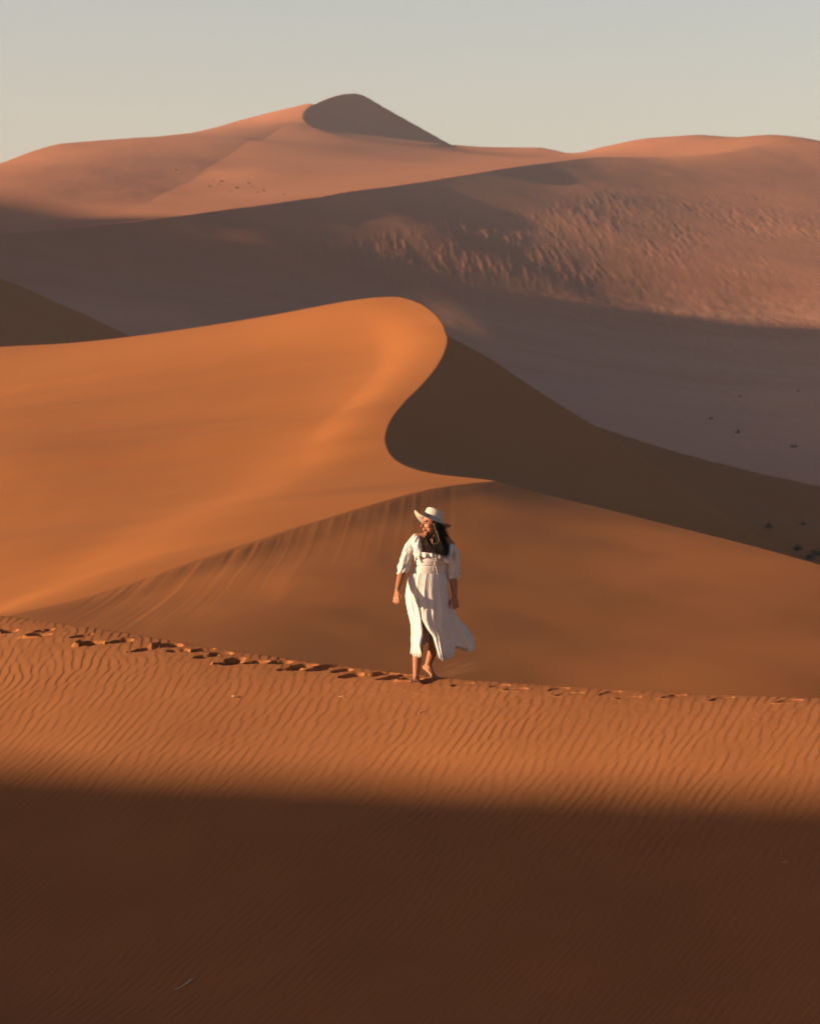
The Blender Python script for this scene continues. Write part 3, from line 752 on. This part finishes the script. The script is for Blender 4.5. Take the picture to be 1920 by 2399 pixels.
# sleeves
def sleeve(pts, rad, panel, seed, cuff):
    parts = [tube(pts, rad, 18), tube(*panel, 14)]
    V, Q = blend(parts, .007, 4, .5)
    A, B = np.array(pts[0]), np.array(pts[-1]); ax = (B-A)/np.linalg.norm(B-A)
    t = (V-A)@ax; r = V-A-t[:,None]*ax; a = np.arctan2(r[:,1], r[:,0]); L = np.linalg.norm(B-A)
    n = r/(np.linalg.norm(r, axis=1)[:,None]+1e-6)
    tt = np.clip(t/L, -.2, 1.2)
    d = .0045*np.sin(a*8+2.5*np.sin(tt*4+seed)+seed)*(.5+.5*tt)+.004*np.sin(a*17+tt*6+seed*2)+.0045*sstep(.45,.9,tt)*np.sin(tt*30+a*2.2+seed)+.004*vnoise(a*4+seed, tt*7, 3)
    d -= .006*np.exp(-((tt-.965)/.025)**2)
    V = V+n*d[:,None]
    return mesh_object('sleeve', V, Q, M_DRESS, dress)
sleeve([(-.118,.005,1.432),Z_(455,540,-.005),Z_(415,650,-.022),Z_(385,745,-.040),Z_(368,800,-.052),Z_(363,820,-.058)], [.050,.058,.058,.058,.054,.042],
       ([(-.118,-.035,1.432),(-.108,-.085,1.36),(-.098,-.105,1.285)], [.040,.044,.050]), 1.3, 0)
sleeve([(.215,.005,1.368),Z_(905,600,.005),Z_(905,700,.015),Z_(900,800,.025),Z_(903,865,.028),Z_(905,890,.03)], [.044,.056,.060,.062,.062,.046],
       ([(.232,-.03,1.355),(.215,-.085,1.30),(.185,-.105,1.245)], [.030,.036,.042]), 4.1, 0)
# ruffle along the neckline
n = 260; uu = np.linspace(0, 1, n)
px = np.interp(uu, [0,.12,.3,.5,.7,.86,1], [495,545,600,690,775,840,893]); py = np.interp(uu, [0,.12,.3,.5,.7,.86,1], [650,612,606,618,634,655,676])
for _ in range(12): px[1:-1] = .5*px[1:-1]+.25*(px[:-2]+px[2:]); py[1:-1] = .5*py[1:-1]+.25*(py[:-2]+py[2:])
yy = -.150*np.sqrt(np.clip(1-((uu-.47)/.62)**2, 0, 1))-.012
rows = []
for k, w in enumerate(np.linspace(0, 1, 9)):
    wave = np.sin(uu*47+2.2*np.sin(uu*11)); wv2 = np.cos(uu*47+2.2*np.sin(uu*11))
    hgt = (.046+.012*np.sin(uu*23+1)+.02*sstep(.75, 1, uu))*w
    rows.append(np.stack([(px-640)/1052.+.008*w*wv2, yy-.013*w-.015*w*wave, (1960-py)/1052.+.010-hgt+.004*wave*w], 1))
rf = mesh_object('ruffle', np.array(rows).reshape(-1, 3), grid_faces(9, n), M_DRESS, dress)
md = rf.modifiers.new('cloth', 'SOLIDIFY'); md.thickness = .002
# drawstring
ds_parts = [tube(cr_spline([Z_(704,668,-.172),Z_(700,720,-.168),Z_(694,765,-.152),Z_(690,795,-.148)], 16), np.full(16,.0028), 6),
            tube(cr_spline([Z_(706,668,-.172),Z_(715,730,-.168),Z_(728,780,-.150),Z_(738,828,-.146)], 16), np.full(16,.0028), 6),
            tube(cr_spline([Z_(705,670,-.174),Z_(722,660,-.18),Z_(728,690,-.178),Z_(708,676,-.176)], 16), np.full(16,.0028), 6),
            tube(cr_spline([Z_(705,670,-.174),Z_(688,660,-.18),Z_(684,690,-.178),Z_(702,676,-.176)], 16), np.full(16,.0028), 6)]
mesh_object('drawstring', *merge(ds_parts), M_DRESS, dress)

# ---- hat
M_HAT, nt, b = new_mat('pale_felt', .9, .1); b.inputs['Base Color'].default_value = (.52,.51,.49,1)
nz = nd(nt, 'ShaderNodeTexNoise', Scale=240., Detail=3.); bp = nd(nt, 'ShaderNodeBump', Strength=.2, Distance=.002)
nt.links.new(nz.outputs['Fac'], bp.inputs['Height']); nt.links.new(bp.outputs['Normal'], b.inputs['Normal'])
M_BAND, nt, b = new_mat('hat_ribbon', .7, .2); b.inputs['Base Color'].default_value = (.36,.43,.47,1)
AX = np.array([math.sin(math.radians(20)), .20, math.cos(math.radians(20))]); AX /= np.linalg.norm(AX)
AE = np.array([-math.cos(math.radians(20)), 0, math.sin(math.radians(20))]); AE = AE-AX*np.dot(AE, AX); AE /= np.linalg.norm(AE)
AS = np.cross(AX, AE); AS = AS if AS[1] < 0 else -AS            # towards the camera
HB = Z_(681, 262, .0)
hth = np.linspace(0, 2*np.pi, 120, endpoint=False)
def hat_ring(ra, rs, h): return HB+AE*(ra*np.cos(hth))[:,None]+AS*(rs*np.sin(hth))[:,None]+AX*(h if np.ndim(h) else np.full(120, h))[:,None]
def brim_h(f):
    e = np.cos(hth); l = np.sin(hth)
    return f*f*(.030*np.clip(e, 0, 1)**2+.012*np.clip(-e, 0, 1)**2-.030*np.abs(l)**2-.018*np.clip(-l, 0, 1)**2+.003*np.sin(hth*5+1))
rows = []
for f in np.linspace(0, 1, 14):
    rows.append(hat_ring(.098+(.197-.098)*f, .084+(.172-.084)*f, brim_h(f)))
top = [r+AX[None]*.0015 for r in rows]; bot = [r-AX[None]*.0025 for r in rows[::-1]]
crown = []
for ra, rs, h in [(.097,.083,.002),(.096,.082,.020),(.095,.081,.040),(.0935,.079,.065),(.092,.077,.088),(.088,.073,.104),(.080,.065,.1125),(.066,.052,.1155),(.048,.036,.113),(.026,.018,.109),(.004,.003,.108)]:
    dent = -.010*np.exp(-((np.sin(hth)*rs)/.022)**2)*(ra < .085)*np.ones(120)
    crown.append(hat_ring(ra, rs, h+dent))
allr = bot+top[:]; V1 = np.array(allr).reshape(-1, 3)
hat = mesh_object('hat', *merge([(V1, grid_faces(len(allr), 120, True)), (np.array(crown).reshape(-1, 3), grid_faces(len(crown), 120, True))]), M_HAT, person)
band = [hat_ring(a, s_, h) for a, s_, h in [(.0985,.0845,.003),(.0995,.0855,.004),(.0990,.0850,.016),(.0980,.0840,.030),(.0965,.0825,.0305)]]
mesh_object('hat_band', np.array(band).reshape(-1, 3), grid_faces(len(band), 120, True), M_BAND, hat)
M_CORD, nt, b = new_mat('tan_cord', .8, .1); b.inputs['Base Color'].default_value = (.33,.20,.09,1)
cord = [tube(cr_spline([Z_(697,296,-.088),Z_(712,345,-.105),Z_(735,410,-.125),Z_(756,462,-.150),Z_(745,492,-.170),Z_(716,503,-.178),Z_(690,510,-.176)], 40), np.full(40,.0017), 6)]
mesh_object('chin_cord', *merge(cord), M_CORD, hat)

# the hair stays under the hat
rel = HV-HB; hh = rel@AX; e_, l_ = rel@AE, rel@AS
k = np.sqrt((e_/.086)**2+(l_/.072)**2); f = np.where((hh > -.012) & (k > 1), 1/np.maximum(k, 1e-6), 1.)
HV2 = HB+AE*(e_*f)[:,None]+AS*(l_*f)[:,None]+AX*np.minimum(hh, .088)[:,None]
HAIR.data.vertices.foreach_set('co', np.ascontiguousarray(HV2, np.float32).ravel()); HAIR.data.update()
# ------------------------------------------------------------------ small things: shrubs far off, bits of dry plants on the near slope
M_SHRUB, nt, b = new_mat('shrub_leaves', .8, .15)
nz = nd(nt, 'ShaderNodeTexNoise', Scale=6., Detail=3.); rp_ = nd(nt, 'ShaderNodeValToRGB')
rp_.color_ramp.elements[0].color = (.05,.055,.03,1); rp_.color_ramp.elements[1].color = (.14,.135,.075,1)
nt.links.new(nz.outputs['Fac'], rp_.inputs['Fac']); nt.links.new(rp_.outputs['Color'], b.inputs['Base Color'])
def shrub_mesh(seed, n=150):
    """a round desert shrub, one metre across: many narrow leaves on arching stems"""
    g = np.random.default_rng(seed); V, Q = [], []
    for i in range(n):
        a = g.uniform(0, 6.283); el = g.uniform(.15, 1.45); L = g.uniform(.32, .6)*(.75+.4*math.sin(a*2+seed))
        d = np.array([math.cos(a)*math.cos(el), math.sin(a)*math.cos(el), math.sin(el)])
        s = np.cross(d, [0,0,1.]); s /= np.linalg.norm(s)+1e-6
        w = g.uniform(.02, .045); droop = np.array([0,0,-.12*L*math.cos(el)])
        pts = [d*L*.05, d*L*.5+s*w+[0,0,.03], d*L+droop, d*L*.5-s*w+[0,0,.03]]
        k = len(V); V += [np.array(p)+[0,0,.0] for p in pts]; Q.append([k,k+1,k+2,k+3])
        for m_ in range(2):                       # leaf clumps on the stem
            c = d*L*g.uniform(.5, 1.0)+g.normal(size=3)*.05; e1 = g.normal(size=3)*.055; e2 = g.normal(size=3)*.04
            k = len(V); V += [c-e1, c+e2, c+e1, c-e2]; Q.append([k,k+1,k+2,k+3])
    V = np.array(V); V[:,2] = np.maximum(V[:,2], 0)
    return V, np.array(Q)
SHR = [shrub_mesh(s_) for s_ in (1, 2, 3)]
SHR_ME = []
for V, Q in SHR:
    me = bpy.data.meshes.new('shrub'); set_mesh(me, V, Q); me.materials.append(M_SHRUB); SHR_ME.append(me)
def put_shrub(p, size, label, group, k, flat=.8):
    o = bpy.data.objects.new('shrub', SHR_ME[k % 3]); COL.objects.link(o)
    o.location = p; o.scale = (size, size, size*flat); o.rotation_euler = (0,0,k*1.7)
    return tag(o, label, 'shrub', group)
def on_massif(u, v, tps):
    p = massif_pixel(u, v, tps); z = h_massif(np.array([[p[0]]]), np.array([[p[1]]]), np.array([[float(u)]]))[0,0]
    return np.array([p[0], p[1], z-.08])
VALLEY = [(1664,984,1.1,'small dark shrub nearest the dark dune edge on the shaded valley floor'),
          (1728,1013,1.5,'darkest round shrub alone in the middle of the shaded valley floor'),
          (1858,1052,1.3,'low shrub near the right edge of the shaded valley floor, lowest of the valley shrubs'),
          (1868,918,1.0,'faint far shrub at the right edge high on the shaded valley floor'),
          (1732,930,.9,'faint far shrub high on the shaded valley floor above the round shrub')]
for k, (u, v, s_, lb_) in enumerate(VALLEY):
    put_shrub(on_massif(u, v, L2_TPS), s_, lb_, 'shrubs on the shaded valley floor', k)
def on_apron(u, v):
    X, Z = (u-CX)/F, (CY-v)/F; d = -52.2/(Z+.3*X-.2); return np.array([X*d, d, Z*d-.05])
APRON = [(1800,1236,1.3,'dark bush standing on the brown dune apron, left of the other bushes'),
         (1881,1229,.9,'faint bush highest on the brown dune apron by the right edge'),
         (1868,1288,1.2,'grey-green bush in the clump at the right foot of the brown apron'),
         (1897,1309,1.3,'low grey-green bush at the very foot of the brown apron'),
         (1914,1301,1.4,'grey-green bush at the right edge, at the foot of the brown apron')]
for k, (u, v, s_, lb_) in enumerate(APRON):
    put_shrub(on_apron(u, v), s_, lb_, 'bushes on the brown dune apron', k+5)
random.seed(8)
for k, (u, v) in enumerate([(398,446),(412,402),(440,396),(492,436),(500,421),(514,432),(520,424),(541,449),(583,431),(590,438),(604,452),(618,447),(666,455),(556,441),(468,408)]):
    put_shrub(on_massif(u, v, W2_TPS), random.uniform(.9, 1.6), 'tiny dark shrub among others scattered on the sunlit slope of the far dune', 'shrubs on the sunlit far slope', k+11, .6)

M_DRY, nt, b = new_mat('dry_grass', .7, .2); b.inputs['Base Color'].default_value = (.50,.42,.33,1)
M_TWIG, nt, b = new_mat('dry_twig', .8, .2); b.inputs['Base Color'].default_value = (.42,.27,.15,1)
def lie(u, v, dz): p = ridge_pixel(u, v); return np.array([p[0], p[1], ridge_z(p[0], p[1])+dz])
def ground_path(pix, lifts, n=24):
    K = np.array([lie(u, v, 0) for u, v in pix]); C = cr_spline(K, n); l = np.interp(np.linspace(0,1,n), np.linspace(0,1,len(lifts)), lifts)
    C[:,2] = [ridge_z(x, y) for x, y in C[:,:2]]
    for _ in range(4): C[1:-1,2] = .25*C[:-2,2]+.5*C[1:-1,2]+.25*C[2:,2]
    C[:,2] += l; return C
C = ground_path([(408,2321),(424,2314),(436,2309),(452,2300)], [.006,.008,.012,.022])
stalk, sq = tube(C, np.interp(np.linspace(0,1,24), [0,.5,.62,.8,.95,1], [.0028,.0036,.006,.008,.0065,.002]), 8)
tag(mesh_object('dry_stalk', stalk, sq, M_DRY), 'pale dry grass stalk lying on the shaded rippled sand', 'grass stalk')
C = ground_path([(792,1633),(800,1636),(808,1638)], [.004,.014,.006], 14)
tag(mesh_object('twig', *merge([tube(C, np.linspace(.0022,.0015,14), 6), tube(np.array([C[6],C[6]+[.02,-.01,.012],C[6]+[.03,-.012,.012]]), [.002,.0015,.001], 6)]), M_TWIG), 'thin pale forked twig on the sunlit ripples left of the woman', 'twig')
C = ground_path([(981,1672),(987,1669),(994,1668)], [.004,.016,.010], 14)
tag(mesh_object('twig', *merge([tube(C, np.linspace(.006,.003,14), 6), tube(np.array([C[4],C[4]+[-.012,-.01,.018]]), [.003,.0018], 6)]), M_TWIG), 'short brown twig on the sunlit ripples below the woman', 'twig')
C = ground_path([(1833,2023),(1839,2021),(1845,2020)], [.003,.008,.004], 12)
tag(mesh_object('twig', *tube(C, np.linspace(.005,.003,12), 6), M_TWIG), 'dark little twig on the shaded sand near the right edge', 'twig')
# a curled dry leaf, bright in the sun
c = lie(548, 1636, .012); lv = []
for i in range(12):
    for j in range(7):
        a, q = i/11-.5, j/6-.5; wd = .022*(1-(2*a)**2)+.001
        lv.append([c[0]+a*.055, c[1]+q*wd*2*.8-.012*a, c[2]+.9*abs(q)*wd*1.6+.02*(a*2)**2*.5+.004*math.sin(a*14)])
lf = mesh_object('dry_leaf', np.array(lv), grid_faces(12, 7), M_DRY)
md = lf.modifiers.new('leaf', 'SOLIDIFY'); md.thickness = .0015
tag(lf, 'tiny curled pale dry leaf on the sunlit ripples at the left', 'leaf')

# ------------------------------------------------------------------ sand blown off the crests: thin drifting dust
def dust(name, centre, radii, rot, density, scale, label):
    V, Q = ellipsoid((0,0,0), (1,1,1), np.eye(3), 32, 18)
    m = bpy.data.materials.new('drifting_sand'); m.use_nodes = True; n = m.node_tree; n.nodes.clear(); L = n.links
    out = n.nodes.new('ShaderNodeOutputMaterial'); pv = n.nodes.new('ShaderNodeVolumePrincipled')
    pv.inputs['Color'].default_value = (.78,.46,.27,1); pv.inputs['Anisotropy'].default_value = .2
    tc = n.nodes.new('ShaderNodeTexCoord'); ln = n.nodes.new('ShaderNodeVectorMath'); ln.operation = 'LENGTH'
    L.new(tc.outputs['Object'], ln.inputs[0])
    fall = n.nodes.new('ShaderNodeMapRange'); fall.interpolation_type = 'SMOOTHERSTEP'
    fall.inputs['From Min'].default_value = 1; fall.inputs['From Max'].default_value = .15
    L.new(ln.outputs['Value'], fall.inputs['Value'])
    mp = n.nodes.new('ShaderNodeMapping'); mp.inputs['Scale'].default_value = scale; L.new(tc.outputs['Object'], mp.inputs['Vector'])
    nz = n.nodes.new('ShaderNodeTexNoise'); nz.inputs['Scale'].default_value = 1.; nz.inputs['Detail'].default_value = 4.; L.new(mp.outputs['Vector'], nz.inputs['Vector'])
    mr = n.nodes.new('ShaderNodeMapRange'); mr.inputs['From Min'].default_value = .38; mr.inputs['From Max'].default_value = .75; L.new(nz.outputs['Fac'], mr.inputs['Value'])
    a = n.nodes.new('ShaderNodeMath'); a.operation = 'MULTIPLY'; L.new(fall.outputs[0], a.inputs[0]); L.new(mr.outputs[0], a.inputs[1])
    c = n.nodes.new('ShaderNodeMath'); c.operation = 'MULTIPLY'; c.inputs[1].default_value = density; L.new(a.outputs[0], c.inputs[0])
    L.new(c.outputs[0], pv.inputs['Density']); L.new(pv.outputs[0], out.inputs['Volume'])
    o = mesh_object(name, V, Q[:,::-1], m); o.location = centre; o.scale = radii; o.rotation_euler = rot
    return tag(o, label, 'blown sand', kind='stuff')
dust('blown_sand', P(1010,735,309)+[2.7,0,-1.9], (8.5,7,3.0), (0,.60,.3), .07, (2.4,1.5,6), 'thin sand blowing off the crest of the crescent dune')
dust('blown_sand', np.array(person.location)+[.34,.22,.13], (.48,.26,.13), (0,-.25,-.3), 1.9, (2.5,2,5), 'puff of sand kicked up behind the feet of the woman')
# ------------------------------------------------------------------ light, sky, air, camera
sun = bpy.data.lights.new('sun', 'SUN'); sun.energy = 5.0; sun.angle = math.radians(.53); sun.color = (1, .64, .36)
so = bpy.data.objects.new('sun', sun); COL.objects.link(so)
so.rotation_euler = Vector(S).to_track_quat('Z', 'Y').to_euler()
world = bpy.data.worlds.new('World'); scene.world = world; world.use_nodes = True
nt = world.node_tree; bg = nt.nodes['Background']
sky = nt.nodes.new('ShaderNodeTexSky'); sky.sky_type = 'NISHITA'; sky.sun_disc = False
sky.sun_elevation = SUN_EL; sky.sun_rotation = math.atan2(S[0], S[1])
sky.air_density = 1.0; sky.dust_density = 2.0; sky.ozone_density = 2.0; sky.altitude = 0
tc = nt.nodes.new('ShaderNodeTexCoord'); sx = nt.nodes.new('ShaderNodeSeparateXYZ'); nt.links.new(tc.outputs['Generated'], sx.inputs[0])
rp = nt.nodes.new('ShaderNodeValToRGB'); e = rp.color_ramp.elements
e[0].position = 0; e[0].color = (1.68,1.12,.85,1); e[1].position = .75; e[1].color = (.062,.115,.203,1)
for p_, c_ in ((.10,(1.69,1.13,.87,1)),(.18,(1.60,1.14,.90,1)),(.34,(.20,.277,.348,1))):
    k_ = e.new(p_); k_.color = c_
nt.links.new(sx.outputs['Z'], rp.inputs['Fac'])
mx = nt.nodes.new('ShaderNodeMix'); mx.data_type = 'RGBA'; mx.blend_type = 'MULTIPLY'; mx.inputs[0].default_value = 1
nt.links.new(sky.outputs[0], mx.inputs[6]); nt.links.new(rp.outputs[0], mx.inputs[7])
nt.links.new(mx.outputs[2], bg.inputs['Color']); bg.inputs['Strength'].default_value = .085

m = bpy.data.materials.new('haze_air'); m.use_nodes = True
n = m.node_tree; n.nodes.clear()
out = n.nodes.new('ShaderNodeOutputMaterial'); pv = n.nodes.new('ShaderNodeVolumePrincipled')
pv.inputs['Density'].default_value = .00013; pv.inputs['Color'].default_value = (.58,.70,.95,1); pv.inputs['Anisotropy'].default_value = .1
n.links.new(pv.outputs[0], out.inputs['Volume'])
x0,x1,y0,y1,z0,z1 = -1500,1500,-400,2200,FLOOR-5,275
hv = [(x,y,z) for z in (z0,z1) for y in (y0,y1) for x in (x0,x1)]
hf = [(0,2,3,1),(4,5,7,6),(0,1,5,4),(2,6,7,3),(0,4,6,2),(1,3,7,5)]
haze = mesh_object('haze', np.array(hv), np.array(hf), m); haze.data.polygons.foreach_set('use_smooth', [False]*6)
tag(haze, 'thin warm desert haze over the far dunes', 'haze', kind='stuff')

cam = bpy.data.cameras.new('camera'); co = bpy.data.objects.new('camera', cam); COL.objects.link(co)
co.location = (0,0,0); co.rotation_euler = (math.pi/2,0,0)
cam.sensor_fit = 'HORIZONTAL'; cam.sensor_width = 24.0; cam.lens = 24.0*F/1920
cam.clip_start = .1; cam.clip_end = 30000
cam.dof.use_dof = True; cam.dof.focus_distance = 29.8; cam.dof.aperture_fstop = 4.5
scene.camera = co
scene.render.resolution_x, scene.render.resolution_y = 819, 1024
vs = scene.view_settings; vs.view_transform = 'Standard'; vs.look = 'None'; vs.gamma = 1; vs.use_curve_mapping = False
vs.exposure = 1.4
scene.cycles.use_denoising = True
scene.cycles.max_bounces = 6; scene.cycles.volume_bounces = 1
